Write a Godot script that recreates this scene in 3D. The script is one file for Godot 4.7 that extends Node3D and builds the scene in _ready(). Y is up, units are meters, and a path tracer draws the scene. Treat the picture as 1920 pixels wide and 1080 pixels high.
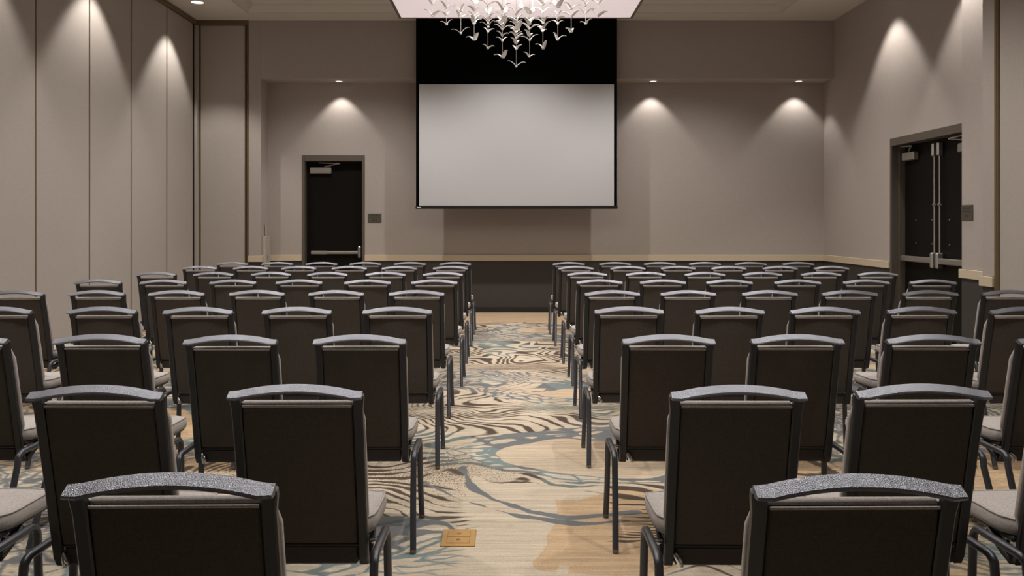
extends Node3D
# A meeting room set theatre-style: rows of banquet chairs facing a projection screen.
# Camera at (0, CAM_H, 0) looking along -z; x to the right; metres.

const F := 1600.0          # focal length in pixels of the 1920 x 1080 frame
const CAM_H := 1.39
const VX := 950.0          # where the lines along z meet in the frame
const VY := 420.0

const BACK := -13.44       # wall at the back of the niche behind the screen
const FRONT := -13.05      # face of the header and of the pier around that niche
const LEFT := -4.75
const RIGHT := 5.0
const REAR := 3.2          # wall behind the camera
const CEIL := 4.5
const TRAY_X0 := -3.84
const TRAY_X1 := 4.06
const TRAY_Z0 := -12.63
const TRAY_Z1 := -3.9
const TRAY_UP := 0.13
const NICHE_X := -3.76
const NICHE_TOP := 3.61

var M := {}
var taken := {}
var T := PackedVector3Array()   # triangles of the part being built
var G := PackedInt32Array()     # smooth group of each triangle

func _ready():
	camera_and_light()
	materials()
	room()
	ceiling_lights()
	screen()
	doors()
	wall_things()
	chandelier()
	chairs()
	floor_box()

# ------------------------------------------------------------------ camera, light, exposure
func camera_and_light():
	var cam := Camera3D.new()
	cam.name = "camera"
	cam.projection = Camera3D.PROJECTION_FRUSTUM
	cam.near = 0.05
	cam.far = 60.0
	cam.size = 0.05 * 1080.0 / F
	cam.frustum_offset = Vector2((960.0 - VX) * 0.05 / F, -(540.0 - VY) * 0.05 / F)
	cam.position = Vector3(0, CAM_H, 0)
	add_child(cam)
	cam.current = true
	var e := Environment.new()
	e.background_mode = Environment.BG_COLOR
	e.background_color = Color(0, 0, 0)
	e.tonemap_mode = Environment.TONE_MAPPER_LINEAR
	e.tonemap_exposure = 1.0
	e.sdfgi_enabled = true
	e.ssao_enabled = true
	e.ssil_enabled = true
	var w := WorldEnvironment.new()
	w.name = "environment"
	w.environment = e
	add_child(w)

const WARM := Color(1.0, 0.97, 0.935)
const WASH_ENERGY := 3.1        # wall washers in the ceiling border
const NICHE_ENERGY := 0.75       # small downlights in the niche soffit
const ROOM_ENERGY := [5.8, 5.4, 4.7, 3.9]   # downlights over the seats, dimmed by rows from the screen
const PANEL_ENERGY := 3.5       # glowing panel of the chandelier
const BULB_ENERGY := 0.07

# ------------------------------------------------------------------ helpers: shapes
func tri(a: Vector3, b: Vector3, c: Vector3, g: int):
	T.append(a); T.append(b); T.append(c)
	G.append(g)

# turn what was added since `from` so that its faces point outwards
func outwards(from: int):
	var mid := Vector3.ZERO
	var n := T.size() - from
	if n == 0: return
	for i in range(from, T.size()): mid += T[i]
	mid /= n
	var vol := 0.0
	for i in range(from, T.size(), 3):
		vol += (T[i] - mid).dot((T[i + 1] - mid).cross(T[i + 2] - mid))
	if vol > 0.0:        # clockwise fronts: the usual signed volume is negative
		for i in range(from, T.size(), 3):
			var k := T[i + 1]
			T[i + 1] = T[i + 2]
			T[i + 2] = k

func grid(rows: Array, wrap: bool, g: int, caps := true, crisp := false):
	var from := T.size()
	var n: int = rows[0].size()
	for i in rows.size() - 1:
		var p: PackedVector3Array = rows[i]
		var q: PackedVector3Array = rows[i + 1]
		for j in (n if wrap else n - 1):
			var k := (j + 1) % n
			var gg := g + j if crisp else g
			tri(p[j], p[k], q[k], gg)
			tri(p[j], q[k], q[j], gg)
	if caps and wrap:
		for e in 2:
			var r: PackedVector3Array = rows[0] if e == 0 else rows[rows.size() - 1]
			var c := Vector3.ZERO
			for v in r: c += v
			c /= n
			for j in n:
				if e == 0: tri(c, r[(j + 1) % n], r[j], -1)
				else: tri(c, r[j], r[(j + 1) % n], -1)
	outwards(from)

# box from corner a to corner b with chamfered edges
func box(a: Vector3, b: Vector3, ch := 0.0, g := -1):
	var lo := Vector3(minf(a.x, b.x), minf(a.y, b.y), minf(a.z, b.z))
	var hi := Vector3(maxf(a.x, b.x), maxf(a.y, b.y), maxf(a.z, b.z))
	var s := hi - lo
	ch = minf(ch, 0.49 * minf(s.x, minf(s.y, s.z)))
	var from := T.size()
	if ch <= 0.0:
		var v := []
		for i in 8: v.append(Vector3(hi.x if i & 1 else lo.x, hi.y if i & 2 else lo.y, hi.z if i & 4 else lo.z))
		for f in [[0, 1, 3, 2], [4, 6, 7, 5], [0, 4, 5, 1], [2, 3, 7, 6], [0, 2, 6, 4], [1, 5, 7, 3]]:
			tri(v[f[0]], v[f[1]], v[f[2]], g)
			tri(v[f[0]], v[f[2]], v[f[3]], g)
		outwards(from)
		return
	# every corner gives three points, one on each face
	var pt := {}
	for i in 8:
		for ax in 3:
			var p := Vector3.ZERO
			for k in 3:
				var up := (i >> k) & 1
				var edge: float = hi[k] if up else lo[k]
				p[k] = edge if k == ax else edge + (-ch if up else ch)
			pt[i * 3 + ax] = p
	for ax in 3:
		var u := (ax + 1) % 3
		var w := (ax + 2) % 3
		for side in 2:
			var c := []
			for uv in [[0, 0], [1, 0], [1, 1], [0, 1]]:
				c.append(pt[((side << ax) | (uv[0] << u) | (uv[1] << w)) * 3 + ax])
			if side == 1: c.reverse()
			tri(c[0], c[1], c[2], g); tri(c[0], c[2], c[3], g)
		# edges along ax
		for uu in 2:
			for ww in 2:
				var i0 := (uu << u) | (ww << w)
				var i1 := i0 | (1 << ax)
				var c := [pt[i0 * 3 + u], pt[i1 * 3 + u], pt[i1 * 3 + w], pt[i0 * 3 + w]]
				var nrm: Vector3 = (c[1] - c[0]).cross(c[2] - c[0])
				var out := Vector3.ZERO
				out[u] = 1.0 if uu else -1.0
				out[w] = 1.0 if ww else -1.0
				if nrm.dot(out) > 0.0: c.reverse()
				tri(c[0], c[1], c[2], g); tri(c[0], c[2], c[3], g)
	for i in 8:
		var c := [pt[i * 3], pt[i * 3 + 1], pt[i * 3 + 2]]
		var out := Vector3(1 if i & 1 else -1, 1 if i & 2 else -1, 1 if i & 4 else -1)
		if (c[1] - c[0]).cross(c[2] - c[0]).dot(out) > 0.0: c.reverse()
		tri(c[0], c[1], c[2], g)
	# faces: clockwise seen from outside
	for i in range(from, T.size(), 3):
		pass
	var mid := (lo + hi) * 0.5
	for i in range(from, T.size(), 3):
		var nn := (T[i + 1] - T[i]).cross(T[i + 2] - T[i])
		if nn.dot((T[i] + T[i + 1] + T[i + 2]) / 3.0 - mid) > 0.0:
			var k := T[i + 1]
			T[i + 1] = T[i + 2]
			T[i + 2] = k

# sweep of a flat section (x across, y along `up`) along a path
func sweep(path: Array, section: PackedVector2Array, up: Vector3, g: int):
	var rows := []
	for i in path.size():
		var a: Vector3 = path[maxi(i - 1, 0)]
		var b: Vector3 = path[mini(i + 1, path.size() - 1)]
		var d := (b - a).normalized()
		var side := d.cross(up).normalized()
		var top := side.cross(d).normalized()
		var r := PackedVector3Array()
		for s in section: r.append(path[i] + side * s.x + top * s.y)
		rows.append(r)
	grid(rows, true, g)

func round_section(rx: float, ry: float, n := 8) -> PackedVector2Array:
	var r := PackedVector2Array()
	for i in n:
		var a := TAU * (i + 0.5) / n
		r.append(Vector2(cos(a) * rx, sin(a) * ry))
	return r

func rect_section(w: float, h: float, ch: float) -> PackedVector2Array:
	var a := w / 2; var b := h / 2
	return PackedVector2Array([Vector2(-a + ch, -b), Vector2(a - ch, -b), Vector2(a, -b + ch), Vector2(a, b - ch), Vector2(a - ch, b), Vector2(-a + ch, b), Vector2(-a, b - ch), Vector2(-a, -b + ch)])

func tube(a: Vector3, b: Vector3, r: float, n := 8, g := 1):
	var up := Vector3.UP if absf((b - a).normalized().y) < 0.9 else Vector3.RIGHT
	sweep([a, b], round_section(r, r, n), up, g)

# profile of (radius, height) turned about the y axis at p
func lathe(p: Vector3, prof: Array, n := 24, g := 1):
	var rows := []
	for q in prof:
		var r := PackedVector3Array()
		for i in n:
			var a := TAU * i / n
			r.append(p + Vector3(cos(a) * q[0], q[1], sin(a) * q[0]))
		rows.append(r)
	grid(rows, true, g)

func commit() -> ArrayMesh:
	var st := SurfaceTool.new()
	st.begin(Mesh.PRIMITIVE_TRIANGLES)
	for i in G.size():
		st.set_smooth_group(G[i])
		st.add_vertex(T[i * 3]); st.add_vertex(T[i * 3 + 1]); st.add_vertex(T[i * 3 + 2])
	st.generate_normals()
	st.index()
	T = PackedVector3Array()
	G = PackedInt32Array()
	return st.commit()

# ------------------------------------------------------------------ helpers: objects
func numbered(called: String) -> String:
	if not taken.has(called):
		taken[called] = 0
		return called
	taken[called] += 1
	return "%s_%03d" % [called, taken[called]]

func tag(o: Node, label: String, category: String, group := "", kind := ""):
	if label: o.set_meta("label", label)
	if category: o.set_meta("category", category)
	if group: o.set_meta("group", group)
	if kind: o.set_meta("kind", kind)

func thing(called: String, at: Vector3, label: String, category: String, group := "", kind := "") -> Node3D:
	var o := Node3D.new()
	o.name = numbered(called)
	o.position = at
	add_child(o)
	tag(o, label, category, group, kind)
	return o

# commits what was built as one named mesh under a parent
func part(called: String, mat: Material, parent: Node) -> MeshInstance3D:
	return piece(called, commit(), mat, parent)

func piece(called: String, mesh: Mesh, mat: Material, parent: Node) -> MeshInstance3D:
	var o := MeshInstance3D.new()
	o.name = called
	o.mesh = mesh
	o.material_override = mat
	o.cast_shadow = GeometryInstance3D.SHADOW_CASTING_SETTING_ON
	parent.add_child(o, true)
	return o

# point of the world behind pixel (x, y) at depth d in front of the camera
func at_px(x: float, y: float, d: float) -> Vector3:
	return Vector3((x - VX) * d / F, CAM_H - (y - VY) * d / F, -d)

# ------------------------------------------------------------------ materials
func lin(r: float, g: float, b: float) -> Color:
	return Color(r, g, b).linear_to_srgb()

func plain(called: String, c: Color, rough: float, metal := 0.0) -> StandardMaterial3D:
	var m := StandardMaterial3D.new()
	m.resource_name = called
	m.albedo_color = c
	m.roughness = rough
	m.metallic = metal
	M[called] = m
	return m

func triplanar(m: StandardMaterial3D, per_metre: float, world := false):
	m.uv1_triplanar = true
	m.uv1_world_triplanar = world
	m.uv1_scale = Vector3.ONE * per_metre

func grain_image(seed_: int, size: int, lo: float, hi: float, streak: int) -> Image:
	# short random fibres, brighter and darker, over a flat ground
	var rng := RandomNumberGenerator.new()
	rng.seed = seed_
	var img := Image.create(size, size, true, Image.FORMAT_RGB8)
	img.fill(Color.from_hsv(0, 0, (lo + hi) / 2))
	for k in size * size / 3:
		var v := rng.randf_range(lo, hi)
		var x := rng.randi() % size
		var y := rng.randi() % size
		var long := 1 + rng.randi() % streak
		if rng.randf() < 0.5: img.fill_rect(Rect2i(x, y, mini(long, size - x), 1), Color(v, v, v))
		else: img.fill_rect(Rect2i(x, y, 1, mini(long, size - y)), Color(v, v, v))
	img.generate_mipmaps()
	return img

func noise_image(seed_: int, freq: float, size: int) -> Image:
	var n := FastNoiseLite.new()
	n.seed = seed_
	n.frequency = freq
	n.fractal_octaves = 3
	var img := n.get_seamless_image(size, size)
	return img

func materials():
	var weave := ImageTexture.create_from_image(grain_image(3, 256, 0.72, 1.0, 5))
	var linen := ImageTexture.create_from_image(grain_image(7, 256, 0.945, 1.0, 18))
	var bumps := noise_image(11, 0.09, 256)
	bumps.convert(Image.FORMAT_RGBA8)
	bumps.bump_map_to_normal_map(4.0)
	var speck := ImageTexture.create_from_image(bumps)

	var m := plain("wall_covering", lin(0.415, 0.37, 0.345), 0.8)
	m.albedo_texture = linen; triplanar(m, 1.6, true)
	m = plain("panel_covering", lin(0.43, 0.388, 0.358), 0.8)
	m.albedo_texture = linen; triplanar(m, 1.6, true)
	plain("ceiling_paint", lin(0.63, 0.61, 0.56), 0.9)
	plain("crown_paint", lin(0.58, 0.56, 0.51), 0.75)
	m = plain("wainscot", lin(0.046, 0.041, 0.038), 0.7)
	m.albedo_texture = linen; triplanar(m, 1.6, true)
	plain("rail_paint", lin(0.56, 0.48, 0.36), 0.55)
	plain("base_black", lin(0.012, 0.012, 0.012), 0.5)
	plain("bronze", lin(0.16, 0.115, 0.06), 0.45, 0.2)
	plain("frame_paint", lin(0.095, 0.08, 0.064), 0.5)
	m = plain("door_wood", lin(0.006, 0.005, 0.004), 0.5)
	m.metallic_specular = 0.25
	m.albedo_texture = linen; triplanar(m, 0.9)
	plain("steel", lin(0.55, 0.54, 0.52), 0.32, 0.9)
	plain("dull_steel", lin(0.34, 0.32, 0.29), 0.45, 0.6)
	plain("chrome", lin(0.75, 0.75, 0.75), 0.12, 1.0)
	plain("grey_enamel", lin(0.42, 0.40, 0.35), 0.5)
	plain("plate", lin(0.10, 0.09, 0.07), 0.45, 0.3)
	plain("plate_print", lin(0.045, 0.04, 0.032), 0.6)
	plain("screen_cloth", lin(0.505, 0.505, 0.53), 0.9)
	m = plain("screen_black", lin(0.003, 0.003, 0.003), 0.9)
	m.metallic_specular = 0.1
	plain("bar_black", lin(0.02, 0.02, 0.02), 0.3, 0.3)
	plain("fixture_white", lin(0.70, 0.68, 0.64), 0.5)
	m = plain("lens_glow", Color(0.9, 0.88, 0.82), 0.6)
	m.emission_enabled = true; m.emission = WARM; m.emission_energy_multiplier = 1.6
	m = plain("panel_glow", lin(0.72, 0.66, 0.66), 0.6)
	m.emission_enabled = true; m.emission = Color(1.0, 0.93, 0.94); m.emission_energy_multiplier = 0.48
	m = plain("bulb_glow", Color(1, 1, 1), 0.5)
	m.emission_enabled = true; m.emission = Color(1.0, 0.98, 0.95); m.emission_energy_multiplier = 3.0
	m = plain("bird_glass", lin(0.80, 0.79, 0.77), 0.2)
	m.albedo_color.a = 0.75
	m.transparency = BaseMaterial3D.TRANSPARENCY_ALPHA
	plain("wire", lin(0.5, 0.5, 0.48), 0.4, 0.5)
	plain("panel_rim", lin(0.10, 0.08, 0.06), 0.5, 0.3)

	m = plain("seat_fabric", lin(0.55, 0.51, 0.49), 0.95)
	m.albedo_texture = weave; triplanar(m, 3.2)
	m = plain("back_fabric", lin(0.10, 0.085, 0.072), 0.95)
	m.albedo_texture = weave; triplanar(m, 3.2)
	m = plain("skirt", lin(0.05, 0.04, 0.038), 0.55)
	m.albedo_texture = weave; triplanar(m, 3.2)
	m = plain("chair_metal", lin(0.022, 0.024, 0.030), 0.36, 0.3)
	m.metallic_specular = 0.6
	m.normal_enabled = true; m.normal_texture = speck; m.normal_scale = 0.4; triplanar(m, 14.0)
	m = plain("leg_metal", lin(0.075, 0.08, 0.097), 0.36, 0.6)
	m.metallic_specular = 0.7
	m.normal_enabled = true; m.normal_texture = speck; m.normal_scale = 0.4; triplanar(m, 14.0)
	m = plain("rail_metal", lin(0.20, 0.21, 0.25), 0.31, 0.7)
	m.metallic_specular = 0.7
	m.normal_enabled = true; m.normal_texture = speck; m.normal_scale = 0.9; triplanar(m, 14.0)
	plain("glide", lin(0.22, 0.20, 0.17), 0.35, 0.6)
	plain("brass", lin(0.46, 0.27, 0.085), 0.42, 0.35)
	plain("brass_dark", lin(0.26, 0.15, 0.05), 0.5, 0.3)

# ------------------------------------------------------------------ carpet
var n_warp := FastNoiseLite.new()
var n_field := FastNoiseLite.new()
var n_cell := FastNoiseLite.new()
var n_zone := FastNoiseLite.new()
var n_streak := FastNoiseLite.new()
var n_thick := FastNoiseLite.new()

const CREAM := Vector3(0.545, 0.47, 0.37)
const TAN := Vector3(0.500, 0.335, 0.185)
const BROWN := Vector3(0.075, 0.050, 0.032)
const SLATE := Vector3(0.150, 0.160, 0.168)
const TEAL := Vector3(0.230, 0.330, 0.330)

func floor_px(x: float, y: float) -> Vector2:    # (x, depth) of a point on the floor
	var d := CAM_H * F / (y - VY)
	return Vector2((x - VX) * d / F, d)

var dye_tan := PackedVector2Array()
var vines := []

func carpet_setup():
	for a in [[n_warp, 5, 1.1, 2], [n_field, 21, 0.33, 2], [n_zone, 33, 0.42, 1], [n_thick, 41, 2.6, 2], [n_streak, 52, 1.0, 2]]:
		a[0].seed = a[1]
		a[0].frequency = a[2]
		a[0].noise_type = FastNoiseLite.TYPE_SIMPLEX
		a[0].fractal_type = FastNoiseLite.FRACTAL_FBM if a[3] > 1 else FastNoiseLite.FRACTAL_NONE
		a[0].fractal_octaves = a[3]
	n_cell.seed = 8
	n_cell.frequency = 1.0
	n_cell.fractal_type = FastNoiseLite.FRACTAL_NONE
	n_cell.noise_type = FastNoiseLite.TYPE_CELLULAR
	n_cell.cellular_return_type = FastNoiseLite.RETURN_DISTANCE2_SUB
	n_cell.cellular_jitter = 0.9
	for p in [[1052, 926], [1036, 962], [1020, 990], [992, 1022], [964, 1046], [976, 1062], [1030, 1066], [1052, 1050], [1078, 1051], [1062, 1070], [1180, 1074], [1320, 1066], [1330, 925], [1200, 915], [1100, 935]]:
		dye_tan.append(floor_px(p[0], p[1]))
	for v in [[[868, 880], [885, 905], [925, 935], [985, 958], [1060, 967], [1130, 966], [1200, 962]],
			[[800, 905], [850, 930], [905, 950], [960, 966], [1030, 975], [1130, 980], [1220, 976]]]:
		var r := PackedVector2Array()
		for p in v: r.append(floor_px(p[0], p[1]))
		vines.append(r)

func carpet(x: float, d: float) -> Vector3:
	var wx := x + 0.10 * n_warp.get_noise_2d(x, d) + 0.007 * n_warp.get_noise_2d(x * 6.0, d * 6.0)
	var wd := d + 0.10 * n_warp.get_noise_2d(x + 31.0, d) + 0.007 * n_warp.get_noise_2d(x * 6.0 + 31.0, d * 6.0)
	var zone := n_zone.get_noise_2d(x + 2.0, d * 0.8)
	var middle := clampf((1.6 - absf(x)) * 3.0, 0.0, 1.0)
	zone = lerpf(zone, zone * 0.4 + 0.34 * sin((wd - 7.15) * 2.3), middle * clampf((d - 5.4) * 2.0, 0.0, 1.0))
	# ground: cream or tan, streaked along x
	var tan_share := clampf((n_field.get_noise_2d(x * 0.9 + 40.0, d * 1.1) - 0.06) * 5.0, 0.0, 0.8)
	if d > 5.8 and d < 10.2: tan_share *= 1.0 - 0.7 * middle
	if d > 12.0 + 0.5 * zone: tan_share = 0.75
	if d < 4.9:
		if Geometry2D.is_point_in_polygon(Vector2(wx, wd), dye_tan): tan_share = 0.85
		elif x > -0.55 and x < 1.2: tan_share = 0.0
	var streak := n_streak.get_noise_2d(x * 0.9, d * 26.0) * 0.16 + n_streak.get_noise_2d(x * 5.0, d * 70.0) * 0.10
	# islands: ovals free of lines, ringed by a net
	var oval := 9.0
	var turn := 0.0
	var round_m := 1.0
	var ring := 9.0
	for c in ISLANDS:
		var q := sqrt(pow((wx - c[0]) / c[2], 2.0) + pow((wd - c[1]) / c[3], 2.0))
		if (q - 1.0) * (c[2] + c[3]) * 0.5 < ring:
			oval = q
			turn = atan2((wd - c[1]) / c[3], (wx - c[0]) / c[2])
			round_m = (c[2] + c[3]) * 0.5
			ring = (q - 1.0) * (c[2] + c[3]) * 0.5
	if oval < 1.0: tan_share = clampf(0.5 + zone * 0.5, 0.2, 0.9)
	var col := CREAM.lerp(TAN, tan_share * 0.9) * (1.0 + streak)
	if oval < 1.0: return col
	var thick := n_thick.get_noise_2d(x, d)
	if d < 4.9 and d > 3.6:
		for v in vines:
			for i in v.size() - 1:
				var p := Vector2(x * 0.5 + wx * 0.5, d * 0.5 + wd * 0.5)
				if Geometry2D.get_closest_point_to_segment(p, v[i], v[i + 1]).distance_to(p) < 0.018 + 0.022 * thick: return SLATE
	# lines thin out and end towards the plain part of the aisle
	var keep := 1.0
	if d < 5.0:
		var edge := minf(x + 0.30, 0.62 - x) + 0.12 * n_warp.get_noise_2d(x * 2.0 + 9.0, d * 2.0)
		keep = clampf(1.0 - maxf(edge * 7.0, 0.0) + (0.0 if ring > 0.24 else 6.0), 0.0, 1.0)
		if d < 3.7: keep *= clampf((d - 3.2) * 2.0, 0.0, 1.0) if x > -0.6 and x < 1.0 else 1.0
	if d > 12.1 + 0.5 * zone: keep = 0.0
	if keep <= 0.01: return col
	if d > 4.2 and d < 5.3 and x < 0.1 and x > -0.95 and ring > 0.12:
		if n_thick.get_noise_2d(x * 32.0, d * 22.0) > 0.16 + 0.8 * absf(x + 0.35) + 0.9 * absf(d - 4.75): return BROWN * 1.6
	var teal := clampf((n_zone.get_noise_2d(x * 2.3 + 70.0, d * 1.6) - 0.48) * 8.0, 0.0, 0.45)
	var ink := 0.0
	var dye := BROWN
	var net := ring < 0.36 + 0.14 * zone - (0.12 if wd < 4.9 else 0.0)
	if net:
		# net of slate around an island: stretched cells
		var cell := n_cell.get_noise_2d(turn * (round_m + 0.15) * 6.5, ring * 11.0) + 1.0
		var th := (0.38 + 0.30 * n_zone.get_noise_2d(x * 2.0, d * 2.0)) * keep
		ink = clampf((th - cell) * 10.0, 0.0, 1.0)
		if ring < 0.035 + 0.05 * thick: ink = 1.0
		dye = SLATE.lerp(TEAL, teal)
	else:
		# contour lines of a hilly field
		var h := wd * 0.85 + 0.15 * wx + (1.24 - 0.45 * middle) * n_field.get_noise_2d(wx * 1.5, wd * 1.1)
		h += 0.75 * exp(-1.6 * maxf(ring, 0.0))
		var k := h / 0.098
		var dist := absf(k - floorf(k) - 0.5) * 2.0
		var th := (0.47 + 0.40 * n_thick.get_noise_2d(x * 0.5, d * 0.9)) * keep
		ink = clampf((th - dist) * 6.0, 0.0, 1.0)
		if zone > 0.22:
			var cell := n_cell.get_noise_2d(wx * 6.0, wd * 12.0) + 1.0
			ink = maxf(ink, clampf((0.20 * keep - cell) * 9.0, 0.0, 1.0))
		dye = BROWN.lerp(SLATE, clampf(zone * 6.0 - 0.4, 0.0, 1.0)).lerp(TEAL, teal)
	return col.lerp(dye, ink)

const ISLANDS := [[0.55, 5.12, 0.62, 0.42], [0.62, 7.0, 0.36, 0.24], [0.62, 11.2, 0.55, 0.42], [-0.78, 3.75, 0.22, 0.16], [-2.6, 5.9, 0.6, 0.5], [2.7, 4.7, 0.6, 0.45], [-3.2, 9.2, 0.7, 0.5], [3.1, 8.6, 0.7, 0.5]]

func carpet_piece(x0: float, x1: float, d0: float, d1: float, per_m: float, parent: Node):
	var w := int((x1 - x0) * per_m)
	var h := int((d1 - d0) * per_m)
	var data := PackedByteArray()
	data.resize(w * h * 3)
	var rng := RandomNumberGenerator.new()
	rng.seed = 77
	var at := 0
	for j in h:
		var d := d1 - (j + 0.5) / per_m
		for i in w:
			var c := carpet(x0 + (i + 0.5) / per_m, d) * rng.randf_range(0.86, 1.1)
			data[at] = int(255.0 * pow(minf(c.x, 1.0), 0.4545))
			data[at + 1] = int(255.0 * pow(minf(c.y, 1.0), 0.4545))
			data[at + 2] = int(255.0 * pow(minf(c.z, 1.0), 0.4545))
			at += 3
	var img := Image.create_from_data(w, h, false, Image.FORMAT_RGB8, data)
	img.generate_mipmaps()
	var m := StandardMaterial3D.new()
	m.resource_name = "carpet"
	m.albedo_texture = ImageTexture.create_from_image(img)
	m.texture_repeat = false
	m.roughness = 1.0
	m.rim_enabled = false
	var st := SurfaceTool.new()
	st.begin(Mesh.PRIMITIVE_TRIANGLES)
	var v := [Vector3(x0, 0, -d1), Vector3(x1, 0, -d1), Vector3(x1, 0, -d0), Vector3(x0, 0, -d0)]
	var uv := [Vector2(0, 0), Vector2(1, 0), Vector2(1, 1), Vector2(0, 1)]
	for k in [0, 1, 2, 0, 2, 3]:
		st.set_normal(Vector3.UP); st.set_uv(uv[k]); st.add_vertex(v[k])
	piece("carpet", st.commit(), m, parent)

# ------------------------------------------------------------------ room shell
func room():
	# floor: slab with the carpet laid on it in three widths
	var fl := thing("floor", Vector3.ZERO, "patterned broadloom carpet in cream, tan, brown and slate", "floor", "", "structure")
	box(Vector3(LEFT - 0.3, -0.2, REAR + 0.3), Vector3(RIGHT + 0.5, -0.004, BACK - 0.3))
	part("slab", M.base_black, fl)
	carpet_setup()
	var ax0 := -1.05
	var ax1 := 1.25
	carpet_piece(ax0, ax1, 3.0, 6.2, 300.0, fl)
	carpet_piece(ax0, ax1, 6.2, 13.44, 130.0, fl)
	carpet_piece(LEFT, ax0, 1.2, 13.44, 76.0, fl)
	carpet_piece(ax1, RIGHT, 1.2, 13.44, 76.0, fl)
	carpet_piece(ax0, ax1, 1.2, 3.0, 120.0, fl)
	carpet_piece(LEFT, RIGHT, -REAR, 1.2, 30.0, fl)

	# left wall: an operable partition of tall panels with bronze edges
	var wl := thing("wall_left", Vector3(LEFT, 0, 0), "taupe folding partition of tall panels with bronze seams", "wall", "", "structure")
	box(Vector3(-0.25, 0, -12.98 + 0.0), Vector3(-0.03, CEIL, REAR))
	part("backing", M.base_black, wl)
	var seams := [-12.93, -11.93, -10.8, -9.72, -8.61]
	while seams[seams.size() - 1] < REAR - 1.2: seams.append(seams[seams.size() - 1] + 1.1)
	seams.append(REAR)
	for i in seams.size() - 1:
		box(Vector3(-0.03, 0.02, seams[i] + 0.018), Vector3(0, CEIL - 0.075, seams[i + 1] - 0.018), 0.003)
		part("panel", M.panel_covering, wl)
		box(Vector3(-0.03, 0.02, seams[i] - 0.012), Vector3(-0.004, CEIL - 0.07, seams[i] + 0.012))
		part("seam", M.bronze, wl)
	box(Vector3(-0.05, CEIL - 0.07, -13.05), Vector3(0.03, CEIL, REAR), 0.006)
	part("track", M.bronze, wl)

	# corner post and pocket panel to the right of the partition
	var pk := thing("wall_pocket", Vector3(LEFT, 0, FRONT), "narrow taupe pocket door panel framed in bronze beside the partition", "wall", "", "structure")
	box(Vector3(-0.25, 0, -0.3), Vector3(0.80, CEIL, -0.02))
	part("backing", M.base_black, pk)
	box(Vector3(0.0, 0.02, -0.02), Vector3(0.045, CEIL - 0.08, 0.085), 0.004)
	part("corner_post", M.panel_covering, pk)
	box(Vector3(0.07, 0.02, -0.02), Vector3(0.745, CEIL - 0.075, 0.0), 0.003)
	part("panel", M.panel_covering, pk)
	for t in [[0.047, 0.06], [0.755, 0.772], [0.781, 0.80]]:
		box(Vector3(t[0], 0.0, -0.02), Vector3(t[1], CEIL - 0.07, 0.014), 0.003)
		part("edge_trim", M.bronze, pk)
	box(Vector3(0.0, CEIL - 0.07, -0.02), Vector3(0.80, CEIL, 0.03), 0.006)
	part("head_trim", M.bronze, pk)

	# pier, header and niche: the back wall
	var wb := thing("wall_back", Vector3.ZERO, "taupe wall covering behind the screen, with shallow lit niche", "wall", "", "structure")
	var px := LEFT + 0.80
	box(Vector3(px, 0.905, BACK - 0.2), Vector3(NICHE_X, CEIL, FRONT), 0.004)
	var wp := thing("wall_pier", Vector3.ZERO, "narrow taupe pier between the pocket panel and the niche", "wall", "", "structure")
	part("pier", M.wall_covering, wp)
	var wh := thing("wall_header", Vector3.ZERO, "taupe header wall above the niche, behind the screen drop", "wall", "", "structure")
	box(Vector3(NICHE_X, NICHE_TOP, BACK - 0.2), Vector3(RIGHT, CEIL, FRONT), 0.004)
	part("header", M.wall_covering, wh)
	# niche wall around the door opening
	var dx0 := -3.226
	var dx1 := -2.234
	var dt := 2.475
	box(Vector3(NICHE_X, 0.905, BACK - 0.2), Vector3(dx0, NICHE_TOP, BACK))
	part("niche_wall", M.wall_covering, wb)
	box(Vector3(dx1, 0.905, BACK - 0.2), Vector3(RIGHT, NICHE_TOP, BACK))
	part("niche_wall", M.wall_covering, wb)
	box(Vector3(dx0, dt, BACK - 0.2), Vector3(dx1, NICHE_TOP, BACK))
	part("niche_wall", M.wall_covering, wb)
	for s in [[NICHE_X, dx0], [dx1, RIGHT]]:
		box(Vector3(s[0], 0.0, BACK - 0.2), Vector3(s[1], 0.905, BACK))
		part("wainscot", M.wainscot, wb)
	box(Vector3(px, 0.0, BACK - 0.2), Vector3(NICHE_X, 0.905, FRONT))
	part("wainscot", M.wainscot, wp)
	box(Vector3(px, 0, BACK - 0.5), Vector3(RIGHT + 0.2, CEIL, BACK - 0.42))
	part("backing", M.base_black, wb)

	# right wall, far section with the double door, near section, partition beyond
	var wr := thing("wall_right", Vector3.ZERO, "taupe wall with double door, stepping in toward a partition", "wall", "", "structure")
	var z0 := -11.13      # far edge of the door opening
	var z1 := -9.19       # near edge
	var top := 2.50
	box(Vector3(RIGHT, 0.905, BACK - 0.2), Vector3(RIGHT + 0.3, CEIL, z0))
	part("wall_section", M.wall_covering, wr)
	box(Vector3(RIGHT, 0, BACK - 0.2), Vector3(RIGHT + 0.3, 0.905, z0))
	part("wainscot", M.wainscot, wr)
	box(Vector3(RIGHT, top, z0), Vector3(RIGHT + 0.3, CEIL, z1))
	part("wall_section", M.wall_covering, wr)
	box(Vector3(4.9, 0.905, z1), Vector3(RIGHT + 0.3, CEIL, -7.9), 0.004)
	part("wall_section", M.wall_covering, wr)
	box(Vector3(4.9, 0, z1), Vector3(RIGHT + 0.3, 0.905, -7.9))
	part("wainscot", M.wainscot, wr)
	box(Vector3(4.46, 0.905, -8.0), Vector3(RIGHT + 0.3, CEIL, -7.8), 0.004)
	part("pier", M.wall_covering, wr)
	box(Vector3(4.46, 0, -8.0), Vector3(RIGHT + 0.3, 0.905, -7.8))
	part("wainscot", M.wainscot, wr)
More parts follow.
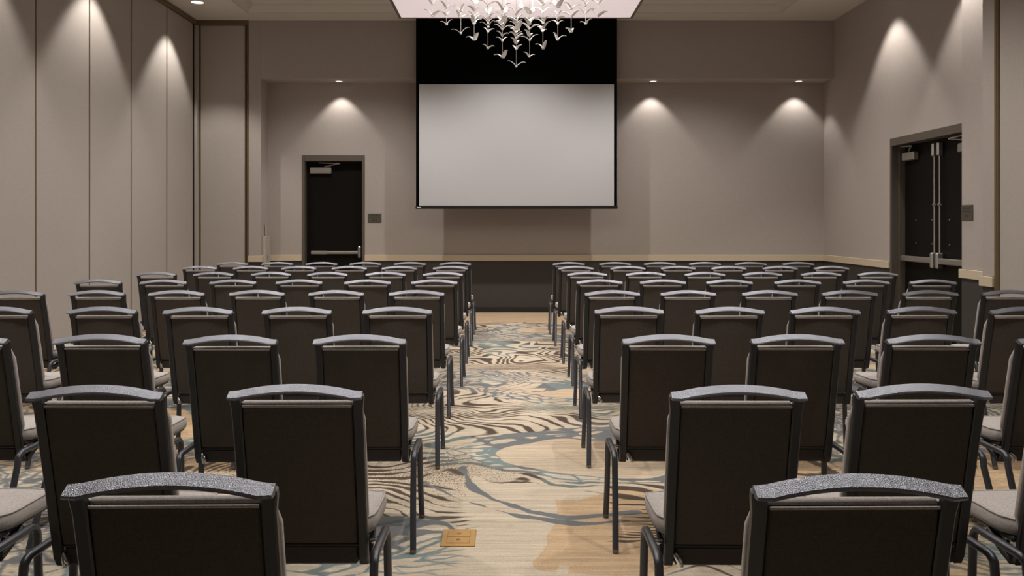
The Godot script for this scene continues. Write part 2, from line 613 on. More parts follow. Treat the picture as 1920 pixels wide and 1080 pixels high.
	box(Vector3(4.50, 0, -7.8), Vector3(4.75, CEIL, REAR))
	part("backing", M.base_black, wr)
	for t in [[-7.8, -7.765], [-7.755, -7.74]]:
		box(Vector3(4.455, 0, t[0]), Vector3(4.50, CEIL, t[1]), 0.003)
		part("edge_trim", M.bronze, wr)
	var z := -7.735
	while z < REAR - 0.2:
		box(Vector3(4.47, 0.02, z), Vector3(4.5, CEIL - 0.075, minf(z + 1.08, REAR)), 0.003)
		part("panel", M.panel_covering, wr)
		box(Vector3(4.478, 0.02, z + 1.08), Vector3(4.5, CEIL - 0.07, z + 1.10))
		part("seam", M.bronze, wr)
		z += 1.10
	box(Vector3(4.44, CEIL - 0.07, -7.74), Vector3(4.52, CEIL, REAR), 0.006)
	part("track", M.bronze, wr)

	# wall behind the camera
	var wr2 := thing("wall_rear", Vector3.ZERO, "plain taupe wall at the rear of the room", "wall", "", "structure")
	box(Vector3(LEFT - 0.3, 0, REAR), Vector3(RIGHT + 0.5, CEIL, REAR + 0.25))
	part("wall_section", M.wall_covering, wr2)

	# chair rail
	var cr := thing("trim_1", Vector3.ZERO, "pale cream chair rail along the taupe walls", "chair rail", "", "structure")
	for r in [[NICHE_X, dx0 , 0], [dx1 + 0.0, RIGHT, 0]]:
		box(Vector3(r[0], 0.81, BACK), Vector3(r[1], 0.905, BACK + 0.025), 0.004)
		part("rail", M.rail_paint, cr)
	box(Vector3(px + 0.0, 0.81, FRONT), Vector3(NICHE_X + 0.02, 0.905, FRONT + 0.025), 0.004)
	part("rail", M.rail_paint, cr)
	box(Vector3(NICHE_X, 0.81, BACK + 0.025), Vector3(NICHE_X + 0.025, 0.905, FRONT), 0.004)
	part("rail", M.rail_paint, cr)
	box(Vector3(RIGHT - 0.025, 0.81, BACK + 0.025), Vector3(RIGHT, 0.905, z0 + 0.0), 0.004)
	part("rail", M.rail_paint, cr)
	box(Vector3(4.875, 0.81, z1 - 0.02), Vector3(4.9, 0.905, -8.0), 0.004)
	part("rail", M.rail_paint, cr)
	box(Vector3(4.435, 0.81, -8.02), Vector3(4.46, 0.905, -7.8), 0.004)
	part("rail", M.rail_paint, cr)
	box(Vector3(4.46, 0.81, -8.025), Vector3(4.875, 0.905, -8.0), 0.004)
	part("rail", M.rail_paint, cr)

	# black base
	var bb := thing("baseboard_back", Vector3.ZERO, "black rubber base along the grey wainscot", "baseboard", "", "structure")
	for r in [[NICHE_X, dx0], [dx1, RIGHT]]:
		box(Vector3(r[0], 0.0, BACK), Vector3(r[1], 0.088, BACK + 0.012), 0.003)
		part("base", M.base_black, bb)
	box(Vector3(px, 0, FRONT), Vector3(NICHE_X, 0.088, FRONT + 0.012), 0.003)
	part("base", M.base_black, bb)
	box(Vector3(RIGHT - 0.012, 0, BACK + 0.012), Vector3(RIGHT, 0.088, z0), 0.003)
	part("base", M.base_black, bb)
	box(Vector3(4.888, 0, z1), Vector3(4.9, 0.088, -8.0), 0.003)
	part("base", M.base_black, bb)

	# ceiling: border, crown and raised tray
	var c := thing("ceiling", Vector3.ZERO, "pale grey ceiling with a raised tray behind a crown moulding", "ceiling", "", "structure")
	var X0 := LEFT - 0.3
	var X1 := RIGHT + 0.5
	var top_y := CEIL + 0.5
	box(Vector3(X0, CEIL, BACK - 0.5), Vector3(X1, top_y, TRAY_Z0)); part("border", M.ceiling_paint, c)
	box(Vector3(X0, CEIL, TRAY_Z1), Vector3(X1, top_y, REAR + 0.3)); part("border", M.ceiling_paint, c)
	box(Vector3(X0, CEIL, TRAY_Z0), Vector3(TRAY_X0, top_y, TRAY_Z1)); part("border", M.ceiling_paint, c)
	box(Vector3(TRAY_X1, CEIL, TRAY_Z0), Vector3(X1, top_y, TRAY_Z1)); part("border", M.ceiling_paint, c)
	box(Vector3(TRAY_X0, CEIL + TRAY_UP, TRAY_Z0), Vector3(TRAY_X1, top_y, TRAY_Z1)); part("tray", M.ceiling_paint, c)
	var lo := [Vector3(TRAY_X0, CEIL, TRAY_Z0), Vector3(TRAY_X1, CEIL, TRAY_Z0), Vector3(TRAY_X1, CEIL, TRAY_Z1), Vector3(TRAY_X0, CEIL, TRAY_Z1)]
	var into := [Vector3(1, 0, 1), Vector3(-1, 0, 1), Vector3(-1, 0, -1), Vector3(1, 0, -1)]
	var prof := [[0.0, 0.0], [0.012, 0.0], [0.02, 0.025], [0.05, 0.05], [0.095, 0.095], [0.11, 0.122], [0.125, 0.13], [0.0, 0.13]]
	for i in 4:
		var k := (i + 1) % 4
		var ra := PackedVector3Array()
		var rb := PackedVector3Array()
		for p in prof:
			ra.append(lo[i] + into[i] * p[0] + Vector3.UP * p[1])
			rb.append(lo[k] + into[k] * p[0] + Vector3.UP * p[1])
		grid([ra, rb], true, -1)
		part("crown", M.crown_paint, c)

# ------------------------------------------------------------------ recessed lights
func downlight(p: Vector3, r: float, energy: float, angle: float, blend: float, label: String, group: String):
	var o := thing("downlight", p, label, "downlight", group)
	lathe(Vector3.ZERO, [[r + 0.018, 0.0], [r + 0.018, -0.006], [r, -0.008], [r, 0.0]], 24, -1)
	part("trim_ring", M.fixture_white, o)
	lathe(Vector3.ZERO, [[r, -0.001], [r, -0.004], [r * 0.5, -0.005], [0.001, -0.005]], 24, -1)
	part("lens", M.lens_glow, o)
	var l := SpotLight3D.new()
	l.name = "beam"
	l.position = Vector3(0, -0.03, 0)
	l.rotation_degrees = Vector3(-90, 0, 0)
	l.light_color = WARM
	l.light_energy = energy
	l.spot_angle = angle
	l.spot_angle_attenuation = blend
	l.spot_range = 30.0
	l.spot_attenuation = 2.0
	l.light_size = r * 0.5
	l.shadow_enabled = true
	o.add_child(l)

func ceiling_lights():
	var far := ["nearest the screen", "second from the screen", "third from the screen", "fourth from the screen", "fifth from the screen"]
	var k := 0
	for z in [-11.95, -9.72, -7.49, -5.26, -3.03]:
		downlight(Vector3(-4.33, CEIL, z), 0.085, WASH_ENERGY, 43.0, 0.4, "round recessed ceiling light along the panelled partition, " + far[k], "wall washers along the partition")
		k += 1
	k = 0
	for z in [-10.96, -9.05]:
		downlight(Vector3(4.58, CEIL, z), 0.085, WASH_ENERGY, 43.0, 0.4, "round recessed ceiling light above the double door, " + far[k], "wall washers on the double-door side")
		k += 1
	var names := ["small recessed light in the niche soffit above the single door", "small recessed light in the niche soffit beside the screen, double-door side", "small recessed light in the niche soffit by the corner, double-door side"]
	var xs := [-2.60, 2.27, 4.53]
	for i in 3:
		downlight(Vector3(xs[i], NICHE_TOP, BACK + 0.20), 0.05, NICHE_ENERGY, 45.0, 0.45, names[i], "niche downlights")
	for col in [[-2.35, "single-door block"], [0.1, "aisle"], [2.55, "double-door block"]]:
		k = 0
		for z in [-11.3, -8.4, -5.5, -2.85]:
			if col[0] == 0.1 and k == 1:
				k += 1
				continue
			downlight(Vector3(col[0], CEIL + (TRAY_UP if z < TRAY_Z1 else 0.0), z), 0.085, ROOM_ENERGY[k], 62.0, 0.6, "recessed ceiling light over the %s, %s" % [col[1], far[k]], "downlights over the chairs")
			k += 1

# ------------------------------------------------------------------ projection screen
func screen():
	var zs := -12.85
	var o := thing("projection_screen", Vector3(0.149, 0, zs), "large white projection screen with black drop and border, hung from ceiling", "screen")
	box(Vector3(-1.514, 1.66, -0.003), Vector3(1.514, CEIL, 0.0))
	part("black_drop", M.screen_black, o)
	box(Vector3(-1.466, 1.664, 0.0), Vector3(1.466, 3.494, 0.002))
	part("viewing_surface", M.screen_cloth, o)
	box(Vector3(-1.52, 1.618, -0.02), Vector3(1.52, 1.66, 0.02), 0.008)
	var b := part("weight_bar", M.bar_black, o)
	box(Vector3(-1.50, 1.632, 0.02), Vector3(-1.44, 1.644, 0.023), 0.002)
	part("tag", M.fixture_white, b)

# ------------------------------------------------------------------ doors
func doors():
	# single door in the niche, behind the chairs
	var d := thing("door_1", Vector3(-2.73, 0, BACK), "tall dark single door with panic bar and closer", "door", "", "structure")
	var hw := 0.496
	var t := 2.475
	for s in [-1, 1]:
		box(Vector3(s * hw, 0, -0.19), Vector3(s * (hw - 0.045), t, 0.006), 0.004)
		part("jamb", M.frame_paint, d)
	box(Vector3(-hw + 0.045, t - 0.095, -0.19), Vector3(hw - 0.045, t, 0.006), 0.004)
	part("head", M.frame_paint, d)
	box(Vector3(-hw + 0.048, 0.01, -0.19), Vector3(hw - 0.048, t - 0.098, -0.14), 0.003)
	var slab := part("slab", M.door_wood, d)
	box(Vector3(-0.39, 2.19, -0.14), Vector3(-0.05, 2.285, -0.08), 0.008)
	part("closer_box", M.dull_steel, slab)
	tube(Vector3(-0.16, 2.30, -0.10), Vector3(0.10, 2.345, -0.03), 0.010)
	tube(Vector3(0.10, 2.345, -0.03), Vector3(-0.24, 2.36, -0.06), 0.010)
	part("closer_arm", M.dull_steel, slab)
	box(Vector3(-0.37, 0.912, -0.14), Vector3(0.40, 0.960, -0.085), 0.008)
	part("push_bar", M.dull_steel, slab)
	box(Vector3(-0.375, 0.908, -0.14), Vector3(-0.12, 0.965, -0.08), 0.008)
	part("touch_pad", M.steel, slab)
	box(Vector3(0.37, 0.85, -0.14), Vector3(0.425, 1.04, -0.06), 0.015)
	part("latch_case", M.steel, slab)

	# double door in the right wall
	var zf := -11.13
	var zn := -9.19
	var top := 2.50
	var r := thing("door_2", Vector3(RIGHT, 0, 0), "tall dark double door with vertical rods and panic bars", "door", "", "structure")
	for q in [[zf, zf + 0.05, zf + 0.02], [zn - 0.05, zn, zn - 0.02]]:
		box(Vector3(-0.004, 0, q[0]), Vector3(0.30, top, q[1]), 0.004)
		part("jamb", M.frame_paint, r)
	box(Vector3(-0.004, top - 0.10, zf + 0.05), Vector3(0.30, top, zn - 0.05), 0.004)
	part("head", M.frame_paint, r)
	for q in [[zf + 0.05, zf + 0.075], [zn - 0.075, zn - 0.05]]:
		box(Vector3(0.085, 0, q[0]), Vector3(0.30, top - 0.10, q[1]), 0.003)
		part("stop", M.frame_paint, r)
	var a := zf + 0.08
	var e := zn - 0.08
	var mid := -10.16
	for k in 2:
		var za: float = a if k == 0 else mid + 0.003
		var zb: float = mid - 0.003 if k == 0 else e
		box(Vector3(0.16, 0.01, za), Vector3(0.21, top - 0.105, zb), 0.002)
		var leaf := part("leaf", M.door_wood, r)
		var s := -1.0 if k == 0 else 1.0          # from the meeting stile towards the hinges
		var zc := mid + s * 0.062
		tube(Vector3(0.125, 1.02, zc), Vector3(0.125, 2.22, zc), 0.011)
		part("rod", M.steel, leaf)
		box(Vector3(0.09, 2.20, zc - 0.025), Vector3(0.16, 2.36, zc + 0.025), 0.012)
		part("top_latch", M.steel, leaf)
		tube(Vector3(0.122, 1.62, zc - 0.02), Vector3(0.122, 1.62, zc + 0.02), 0.016)
		part("rod_guide", M.dull_steel, leaf)
		box(Vector3(0.075, 0.86, zc - 0.03), Vector3(0.16, 1.05, zc + 0.03), 0.015)
		part("latch_case", M.steel, leaf)
		var hinge: float = za + 0.02 if k == 0 else zb - 0.02
		box(Vector3(0.085, 0.915, minf(zc + s * 0.03, hinge)), Vector3(0.14, 0.985, maxf(zc + s * 0.03, hinge)), 0.010)
		part("push_bar", M.steel, leaf)
		box(Vector3(0.09, 2.20, hinge + (0.03 if k == 0 else -0.35)), Vector3(0.16, 2.30, hinge + (0.35 if k == 0 else -0.03)), 0.008)
		part("closer_box", M.dull_steel, leaf)
		tube(Vector3(0.12, 2.32, hinge + (0.16 if k == 0 else -0.16)), Vector3(0.03, 2.36, hinge + (0.42 if k == 0 else -0.42)), 0.010)
		tube(Vector3(0.03, 2.36, hinge + (0.42 if k == 0 else -0.42)), Vector3(0.07, 2.385, hinge + (0.05 if k == 0 else -0.05)), 0.010)
		part("closer_arm", M.dull_steel, leaf)
		for y in [1.15, 1.44]:
			for w in [0.22, 0.70]:
				tube(Vector3(0.155, y, mid + s * w * (0.85 if k == 0 else 1.0)), Vector3(0.161, y, mid + s * w * (0.85 if k == 0 else 1.0)), 0.009)
				part("bolt", M.steel, leaf)

# ------------------------------------------------------------------ small things on the walls
func plaque(at: Vector3, turn: float, w: float, h: float, label: String):
	var o := thing("wall_plaque", at, label, "sign", "small plaques by the doors")
	o.rotation.y = turn
	box(Vector3(-w / 2, -h / 2, 0), Vector3(w / 2, h / 2, 0.01), 0.003)
	part("plate", M.plate, o)
	# two lines of small lettering and a larger figure under them, too small to read
	for k in 2:
		var n := 8 - k
		var y := h * (0.30 - 0.22 * k)
		for i in n:
			var x := (i - (n - 1) / 2.0) * w * 0.095
			box(Vector3(x - w * 0.036, y - h * 0.06, 0.009), Vector3(x + w * 0.036, y + h * 0.06, 0.0112))
	for x in [-0.10, 0.10]:
		box(Vector3(w * (x - 0.07), -h * 0.32, 0.009), Vector3(w * (x + 0.07), -h * 0.10, 0.0112))
	part("lettering", M.plate_print, o)

func wall_things():
	plaque(Vector3(-2.078, 1.483, BACK), 0.0, 0.215, 0.145, "small dark plaque on the wall beside the single door")
	plaque(Vector3(4.9, 1.51, -9.07), -PI / 2, 0.22, 0.165, "small dark plaque on the wall beside the double door")
	# slim enamel box with a conduit on the cheek of the niche
	var o := thing("control_box", Vector3(NICHE_X, 0.0, -13.24), "slim pale grey wall box with conduit in the niche corner", "box")
	box(Vector3(0, 0.42, -0.15), Vector3(0.055, 1.205, 0.14), 0.006)
	part("case", M.grey_enamel, o)
	box(Vector3(0.055, 0.46, -0.11), Vector3(0.062, 1.15, 0.07), 0.003)
	var dr := part("door", M.grey_enamel, o)
	box(Vector3(0.062, 0.84, 0.035), Vector3(0.072, 0.91, 0.055), 0.003)
	part("latch", M.dull_steel, dr)
	tube(Vector3(0.022, 1.205, 0.0), Vector3(0.022, 1.38, 0.0), 0.014)
	part("conduit", M.grey_enamel, o)

# ------------------------------------------------------------------ chandelier
var bird_meshes := []

func bird_mesh(span: float, rise: float, sweep_back: float) -> ArrayMesh:
	# two curved tapering wings on a small body
	for s in [-1.0, 1.0]:
		var rows := []
		for i in 6:
			var t := i / 5.0
			var x: float = s * span * 0.5 * t
			var y := rise * (sin(t * 2.1) * 0.85) - 0.012 * (1.0 - t)
			var zc := sweep_back * t * t
			var chord := span * 0.17 * (1.0 - 0.85 * t * t)
			var th := 0.006 * (1.0 - 0.7 * t)
			rows.append(PackedVector3Array([Vector3(x, y - th, zc - chord), Vector3(x, y + th, zc - chord * 0.3), Vector3(x, y + th * 0.6, zc + chord), Vector3(x, y - th, zc + chord * 0.3)]))
		grid(rows, true, 1)
	var body := []
	for q in [[-0.30, 0.002], [-0.22, 0.010], [0.0, 0.015], [0.2, 0.009], [0.34, 0.003]]:
		var r := PackedVector3Array()
		for i in 6:
			var a := TAU * i / 6.0
			r.append(Vector3(cos(a) * q[1], sin(a) * q[1] * 0.8 - 0.012, q[0] * span * 0.55))
		body.append(r)
	grid(body, true, 2)
	return commit()

func chandelier():
	var y0 := 3.706
	var zc := -8.3
	var xc := 0.102
	var half := 1.314
	var o := thing("chandelier", Vector3(xc, y0, zc), "square glowing ceiling chandelier with white glass birds hanging on wires", "chandelier")
	box(Vector3(-half + 0.03, 0.0, -1.27), Vector3(half - 0.03, 0.03, 1.27))
	part("glowing_panel", M.panel_glow, o)
	for s in [-1, 1]:
		box(Vector3(s * half, -0.006, -1.30), Vector3(s * (half - 0.03), 0.10, 1.30), 0.003)
		part("rim", M.panel_rim, o)
		box(Vector3(-half + 0.03, -0.006, s * 1.30), Vector3(half - 0.03, 0.10, s * 1.27), 0.003)
		part("rim", M.panel_rim, o)
	box(Vector3(-half + 0.03, 0.03, -1.27), Vector3(half - 0.03, 0.10, 1.27))
	part("housing", M.fixture_white, o)
	for s in [[-1, -1], [1, -1], [-1, 1], [1, 1]]:
		tube(Vector3(s[0] * 1.1, 0.10, s[1] * 1.1), Vector3(s[0] * 1.1, CEIL + TRAY_UP - y0, s[1] * 1.1), 0.008)
		part("suspension_rod", M.dull_steel, o)
	var l := AreaLight3D.new()
	l.name = "panel_light"
	l.area_size = Vector2(2.5, 2.5)
	l.light_energy = PANEL_ENERGY
	l.light_color = Color(1.0, 0.95, 0.92)
	l.area_range = 30.0
	l.area_attenuation = 2.0
	l.shadow_enabled = true
	l.position = Vector3(0, -0.012, 0)
	l.rotation_degrees = Vector3(-90, 0, 0)
	o.add_child(l)

	var rng := RandomNumberGenerator.new()
	rng.seed = 19
	bird_meshes = [bird_mesh(0.18, 0.045, 0.02), bird_mesh(0.14, 0.05, 0.03), bird_mesh(0.12, 0.03, -0.02)]
	var wire_mesh: ArrayMesh
	tube(Vector3(0, -1.0, 0), Vector3(0, 0, 0), 0.0018, 5)
	wire_mesh = commit()
	# columns of birds: place across, then heights in the frame of the birds that hang there
	var cols := {968: [122, 89, 78, 70, 64, 58, 52, 46, 41, 36, 24, 12], 942: [105, 74, 64, 53, 48, 43, 38, 27, 14], 915: [88, 57, 48, 41, 36, 22, 9],
		889: [72, 42, 36, 28, 16, 3], 864: [60, 30, 18, 6], 837: [43, 26, 12], 811: [27, 6], 993: [104, 73, 64, 52, 43, 37, 22, 8], 1018: [88, 56, 50, 41, 35, 20, 6],
		1046: [72, 42, 33, 24, 10], 1071: [57, 28, 14], 1098: [42, 22, 8], 1122: [27, 4]}
	var dz := [0.0, -0.42, 0.36, -0.66, 0.58, -0.22, 0.18, -0.86, 0.80, -0.52, 0.47, -0.75]
	for x in cols:
		for i in cols[x].size():
			var depth: float = 8.3 - dz[i] * (0.75 if absf(x - 968) > 60 else 1.0)
			var p := at_px(x, cols[x][i], depth) - o.position
			if p.y > -0.06: continue
			var w := piece("wire", wire_mesh, M.wire, o)
			w.position = Vector3(p.x, 0, p.z)
			w.scale = Vector3(1, -p.y, 1)
			var b := piece("glass_bird", bird_meshes[0 if i == 0 and absf(x - 968) < 5 else rng.randi() % 3], M.bird_glass, o)
			b.position = p
			b.rotation = Vector3(rng.randf_range(-0.25, 0.25), rng.randf_range(-0.9, 0.9) if i > 0 or x != 968 else 0.0, rng.randf_range(-0.2, 0.2))
	# small lamps among the birds
	for q in [[948, 19, 8.45], [977, 10, 8.3], [999, 18, 8.4], [893, 2, 8.25], [1040, 4, 8.2]]:
		var p := at_px(q[0], q[1], q[2]) - o.position
		if p.y > -0.04: p.y = -0.04
		var rows := []
		for k in 7:
			var a := PI * k / 6.0
			rows.append([maxf(sin(a) * 0.020, 0.0005), -cos(a) * 0.022])
		lathe(Vector3.ZERO, rows, 10, 1)
		var b := part("lamp_bulb", M.bulb_glow, o)
		b.position = p
		var w := piece("wire", wire_mesh, M.wire, o)
		w.position = Vector3(p.x, 0, p.z)
		w.scale = Vector3(1, -p.y - 0.015, 1)
		var ol := OmniLight3D.new()
		ol.name = "bulb_light"
		ol.position = p
		ol.light_energy = BULB_ENERGY
		ol.light_color = Color(1.0, 0.97, 0.93)
		ol.light_size = 0.015
		ol.omni_range = 30.0
		ol.omni_attenuation = 2.0
		ol.shadow_enabled = true
		o.add_child(ol)

# ------------------------------------------------------------------ chairs
# own axes: origin on the floor under the middle of the top rail, front of the chair towards -z
func lean(y: float) -> float:            # z of the back of the uprights at height y
	return -0.13 * pow(clampf((0.90 - y) / 0.56, 0.0, 1.2), 0.9)

func make_chair() -> Node3D:
	var o := Node3D.new()
	# seat: rounded cushion, slightly domed, with a welt
	var rows := []
	var zb := -0.15
	var zf := -0.51
	var prof := [[0.0, 0.392, 0.02], [0.0, 0.398, 0.004], [0.0, 0.415, 0.0], [0.0, 0.437, 0.002], [0.0, 0.450, 0.012], [0.0, 0.456, 0.035], [0.0, 0.461, 0.09]]
	for q in prof:
		var r := PackedVector3Array()
		var inset: float = q[2]
		var a := 0.215 - inset
		var z0 := zb - inset
		var z1 := zf + inset
		var mid := (z0 + z1) / 2
		var hz := (z0 - z1) / 2
		for i in 32:
			var ang := TAU * i / 32.0
			var cx := cos(ang)
			var sz := sin(ang)
			var k := 1.0 / pow(pow(absf(cx), 5.0) + pow(absf(sz), 5.0), 0.2)
			r.append(Vector3(cx * k * a * (1.0 if sz > 0 else 1.0 + 0.03 * absf(sz)), q[1] - (0.012 if sz * k < -0.8 and q[1] > 0.44 else 0.0), mid + sz * k * hz))
		rows.append(r)
	grid(rows, true, 1)
	var seat := part("seat", M.seat_fabric, o)
	var ring := []
	for i in 33:
		var ang := TAU * i / 32.0
		var cx := cos(ang)
		var sz := sin(ang)
		var k := 1.0 / pow(pow(absf(cx), 5.0) + pow(absf(sz), 5.0), 0.2)
		ring.append(Vector3(cx * k * 0.209 * (1.0 if sz > 0 else 1.0 + 0.03 * absf(sz)), 0.4475 - (0.010 if sz * k < -0.8 else 0.0), (zb + zf) / 2 + sz * k * 0.173))
	sweep(ring, round_section(0.0035, 0.0035, 5), Vector3.UP, 1)
	part("welt", M.seat_fabric, seat)
	box(Vector3(-0.19, 0.375, zb - 0.02), Vector3(0.19, 0.395, zf + 0.03), 0.006)
	part("seat_pan", M.base_black, seat)

	# back: pad in front of the uprights, insert between them, welt across its top
	var pad := []
	for i in 9:
		var y := 0.42 + (0.847 - 0.42) * i / 8.0
		var e := 0.012 if i == 0 or i == 8 else 0.0
		var z := lean(y) - 0.024
		pad.append(PackedVector3Array([Vector3(-0.199 + e, y, z), Vector3(0.199 - e, y, z), Vector3(0.199 - e, y, z - 0.022 + e), Vector3(0.16, y, z - 0.040 + e), Vector3(-0.16, y, z - 0.040 + e), Vector3(-0.199 + e, y, z - 0.022 + e)]))
	grid(pad, true, 1)
	var back := part("backrest", M.seat_fabric, o)
	sweep([Vector3(-0.166, 0.846, lean(0.846) - 0.028), Vector3(0.166, 0.846, lean(0.846) - 0.028)], round_section(0.012, 0.008, 8), Vector3.UP, 1)
	part("welt", M.seat_fabric, back)
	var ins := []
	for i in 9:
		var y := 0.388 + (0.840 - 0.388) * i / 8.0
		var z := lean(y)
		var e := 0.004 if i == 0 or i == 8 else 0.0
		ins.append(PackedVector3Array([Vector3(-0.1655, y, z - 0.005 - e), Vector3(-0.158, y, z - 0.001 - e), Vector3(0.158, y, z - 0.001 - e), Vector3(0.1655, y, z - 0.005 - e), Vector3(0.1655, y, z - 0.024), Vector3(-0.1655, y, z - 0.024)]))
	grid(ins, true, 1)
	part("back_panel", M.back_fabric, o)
	sweep([Vector3(-0.165, 0.8405, lean(0.84) - 0.003), Vector3(0.165, 0.8405, lean(0.84) - 0.003)], round_section(0.0035, 0.0035, 6), Vector3.UP, 1)
	part("top_seam", M.seat_fabric, o)
	# skirt below, behind the seat
	box(Vector3(-0.165, 0.318, lean(0.35) - 0.030), Vector3(0.165, 0.378, lean(0.35) - 0.006), 0.006)
	part("rear_skirt", M.skirt, o)
	box(Vector3(-0.168, 0.378, lean(0.38) - 0.022), Vector3(0.168, 0.386, lean(0.38) - 0.002), 0.002)
	part("cross_bar", M.chair_metal, o)

	# uprights, hooked forward under the seat
	for s in [-1.0, 1.0]:
		var path := []
		for y in [0.874, 0.862, 0.83, 0.75, 0.65, 0.55, 0.46, 0.39, 0.345]:
			path.append(Vector3(s * (0.183 + (0.004 if y > 0.86 else 0.0)), y, lean(y) - 0.011))
		path.append(Vector3(s * 0.183, 0.322, lean(0.33) - 0.022))
		path.append(Vector3(s * 0.183, 0.316, lean(0.33) - 0.045))
		path.append(Vector3(s * 0.183, 0.330, lean(0.33) - 0.085))
		path.append(Vector3(s * 0.183, 0.372, lean(0.33) - 0.17))
		sweep(path, rect_section(0.031, 0.023, 0.004), Vector3(0, 0, 1), -1)
		part("upright", M.chair_metal, o)
	# top rail: an arched bar whose sloping rear face meets flat ends
	for seg in [[-1.0, -0.86, 2], [-0.86, 0.86, 15], [0.86, 1.0, 2]]:
		var rail := []
		for i in seg[2]:
			var t: float = lerpf(seg[0], seg[1], i / float(seg[2] - 1))
			var x := t * 0.2
			var arch := minf(absf(t), 0.86) / 0.86
			var y := 0.908 - 0.018 * arch * arch
			var z := 0.004 - 0.008 * (1.0 - arch * arch)
			var low := 0.026
			var loop := PackedVector3Array([Vector3(x, y - low, z - 0.020), Vector3(x, y - low, z + 0.012), Vector3(x, y - low + 0.005, z + 0.017), Vector3(x, y - low + 0.009, z + 0.015), Vector3(x, y - 0.003, z - 0.009), Vector3(x, y, z - 0.015), Vector3(x, y - 0.002, z - 0.022), Vector3(x, y - 0.008, z - 0.025)])
			if absf(t) > 0.999: loop = inset_ring(loop, 0.003)
			rail.append(loop)
		grid(rail, true, 10 if seg[2] == 15 else (30 if seg[0] < 0.0 else 50), true, true)
	part("top_rail", M.rail_metal, o)

	# legs: an inverted U of tube at each side of the seat
	for s in [-1.0, 1.0]:
		var x: float = s * 0.232
		var path := []
		path.append(Vector3(x + s * 0.012, 0.012, 0.115))
		path.append(Vector3(x + s * 0.004, 0.20, 0.032))
		path.append(Vector3(x, 0.325, -0.026))
		for k in 6:
			var a := 0.42 + (PI / 2 - 0.42) * (k + 1) / 6.0
			path.append(Vector3(x, 0.333 + 0.045 * sin(a), -0.068 + 0.045 * cos(a)))
		for k in 6:
			var a := PI / 2 + (PI / 2) * (k + 1) / 6.0
			path.append(Vector3(x, 0.333 + 0.045 * sin(a), -0.275 + 0.045 * cos(a)))
		path.append(Vector3(x + s * 0.004, 0.15, -0.322))
		path.append(Vector3(x + s * 0.010, 0.012, -0.325))
		sweep(path, rect_section(0.022, 0.026, 0.006), Vector3(s, 0, 0), 1)
		var leg := part("leg_frame", M.leg_metal, o)
		for p in [path[0], path[path.size() - 1]]:
			lathe(Vector3(p.x, 0, p.z), [[0.009, 0.0], [0.013, 0.002], [0.014, 0.010], [0.012, 0.018]], 10, 1)
			part("glide", M.glide, leg)
		tube(Vector3(s * 0.185, 0.366, -0.20), Vector3(s * 0.226, 0.372, -0.20), 0.009, 8)
		part("bolt", M.chrome, leg)
	# ganging clip, chromed, at the left foot of the back
	sweep([Vector3(-0.160, 0.352, -0.135), Vector3(-0.152, 0.338, -0.120), Vector3(-0.150, 0.324, -0.122)], round_section(0.012, 0.016, 8), Vector3(0, 0, 1), 1)
	part("ganging_clip", M.chrome, o)
	return o

func inset_ring(r: PackedVector3Array, k: float) -> PackedVector3Array:
	var c := Vector3.ZERO
	for v in r: c += v
	c /= r.size()
	var q := PackedVector3Array()
	for v in r: q.append(v + (c - v).normalized() * k)
	return q

const ORDINAL := ["first", "second", "third", "fourth", "fifth", "sixth", "seventh", "eighth", "ninth"]

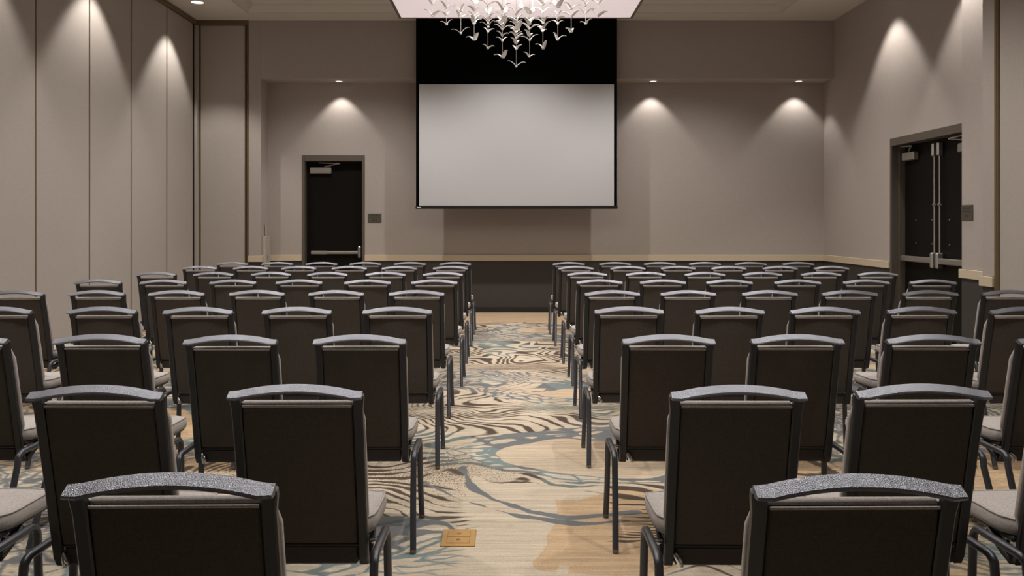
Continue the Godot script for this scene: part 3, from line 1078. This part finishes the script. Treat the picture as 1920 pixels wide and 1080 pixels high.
func chairs():
	# rows from the camera's end: depth of the top rails, then the middle of each rail in the frame, from the aisle outwards
	var rows := [
		[1.641, [318.5, -270.0], [1607.5, 2190.0]],
		[2.556, [553.5, 183.0, -188.0], [1382.5, 1733.0, 2078.0]],
		[3.715, [674.5, 433.5, 184.5, -77.0], [1254.0, 1496.0, 1750.5, 1998.0]],
		[4.965, [745.0, 557.5, 372.5, 190.0, -6.0, -190.0], [1180.0, 1368.0, 1546.5, 1730.0, 1921.0, 2105.0]],
		[6.22, [781.0, 630.5, 481.5, 331.5, 182.0, 31.5], [1148.0, 1290.0, 1442.5, 1592.5, 1744.0, 1896.5]],
		[7.43, [814.5, 689.5, 560.5, 437.5, 307.0, 182.5], [1124.5, 1243.0, 1368.0, 1495.0, 1624.0, 1749.0]],
		[8.60, [830.5, 722.5, 614.0, 507.5, 400.0, 292.5], [1101.0, 1211.0, 1321.0, 1428.5, 1539.0, 1645.5]],
		[9.82, [844.5, 749.0, 655.0, 560.5, 469.5, 373.5], [1080.0, 1177.0, 1271.5, 1366.0, 1462.5, 1559.0]],
		[10.85, [853.5, 768.5, 685.0, 603.0, 519.5, 436.0], [1066.5, 1153.0, 1237.0, 1322.0, 1407.0, 1496.0]]]
	var rng := RandomNumberGenerator.new()
	rng.seed = 5
	var first := make_chair()
	for i in rows.size():
		var r = rows[i]
		for side in 2:
			for k in r[1 + side].size():
				var o: Node3D = first if i == 0 and side == 0 and k == 0 else first.duplicate()
				o.name = numbered("banquet_chair")
				add_child(o)
				var p := at_px(r[1 + side][k], VY, r[0])
				o.position = Vector3(p.x, 0, p.z + rng.randf_range(-0.015, 0.015))
				o.rotation.y = deg_to_rad(rng.randf_range(-1.2, 1.2))
				tag(o, "dark banquet chair, %s from the aisle, %s row from the screen, %s block" % [ORDINAL[k], ORDINAL[8 - i], ["single-door", "double-door"][side]], "chair", "banquet chairs in rows facing the screen")

# ------------------------------------------------------------------ floor box
func floor_box():
	var o := thing("floor_box", Vector3(-0.212, 0.0, -3.775), "square brass outlet plate set in the aisle carpet", "floor outlet")
	box(Vector3(-0.075, 0.0, -0.10), Vector3(0.075, 0.005, 0.10), 0.002)
	part("frame_plate", M.brass, o)
	for s in [-1, 1]:
		box(Vector3(-0.050, 0.005, s * 0.072), Vector3(0.050, 0.008, s * 0.004), 0.0015)
		var f := part("flap", M.brass, o)
		lathe(Vector3(0.0, 0.008, s * 0.036), [[0.010, 0.0], [0.010, 0.0015], [0.001, 0.0018]], 12, -1)
		part("screw", M.brass_dark, f)
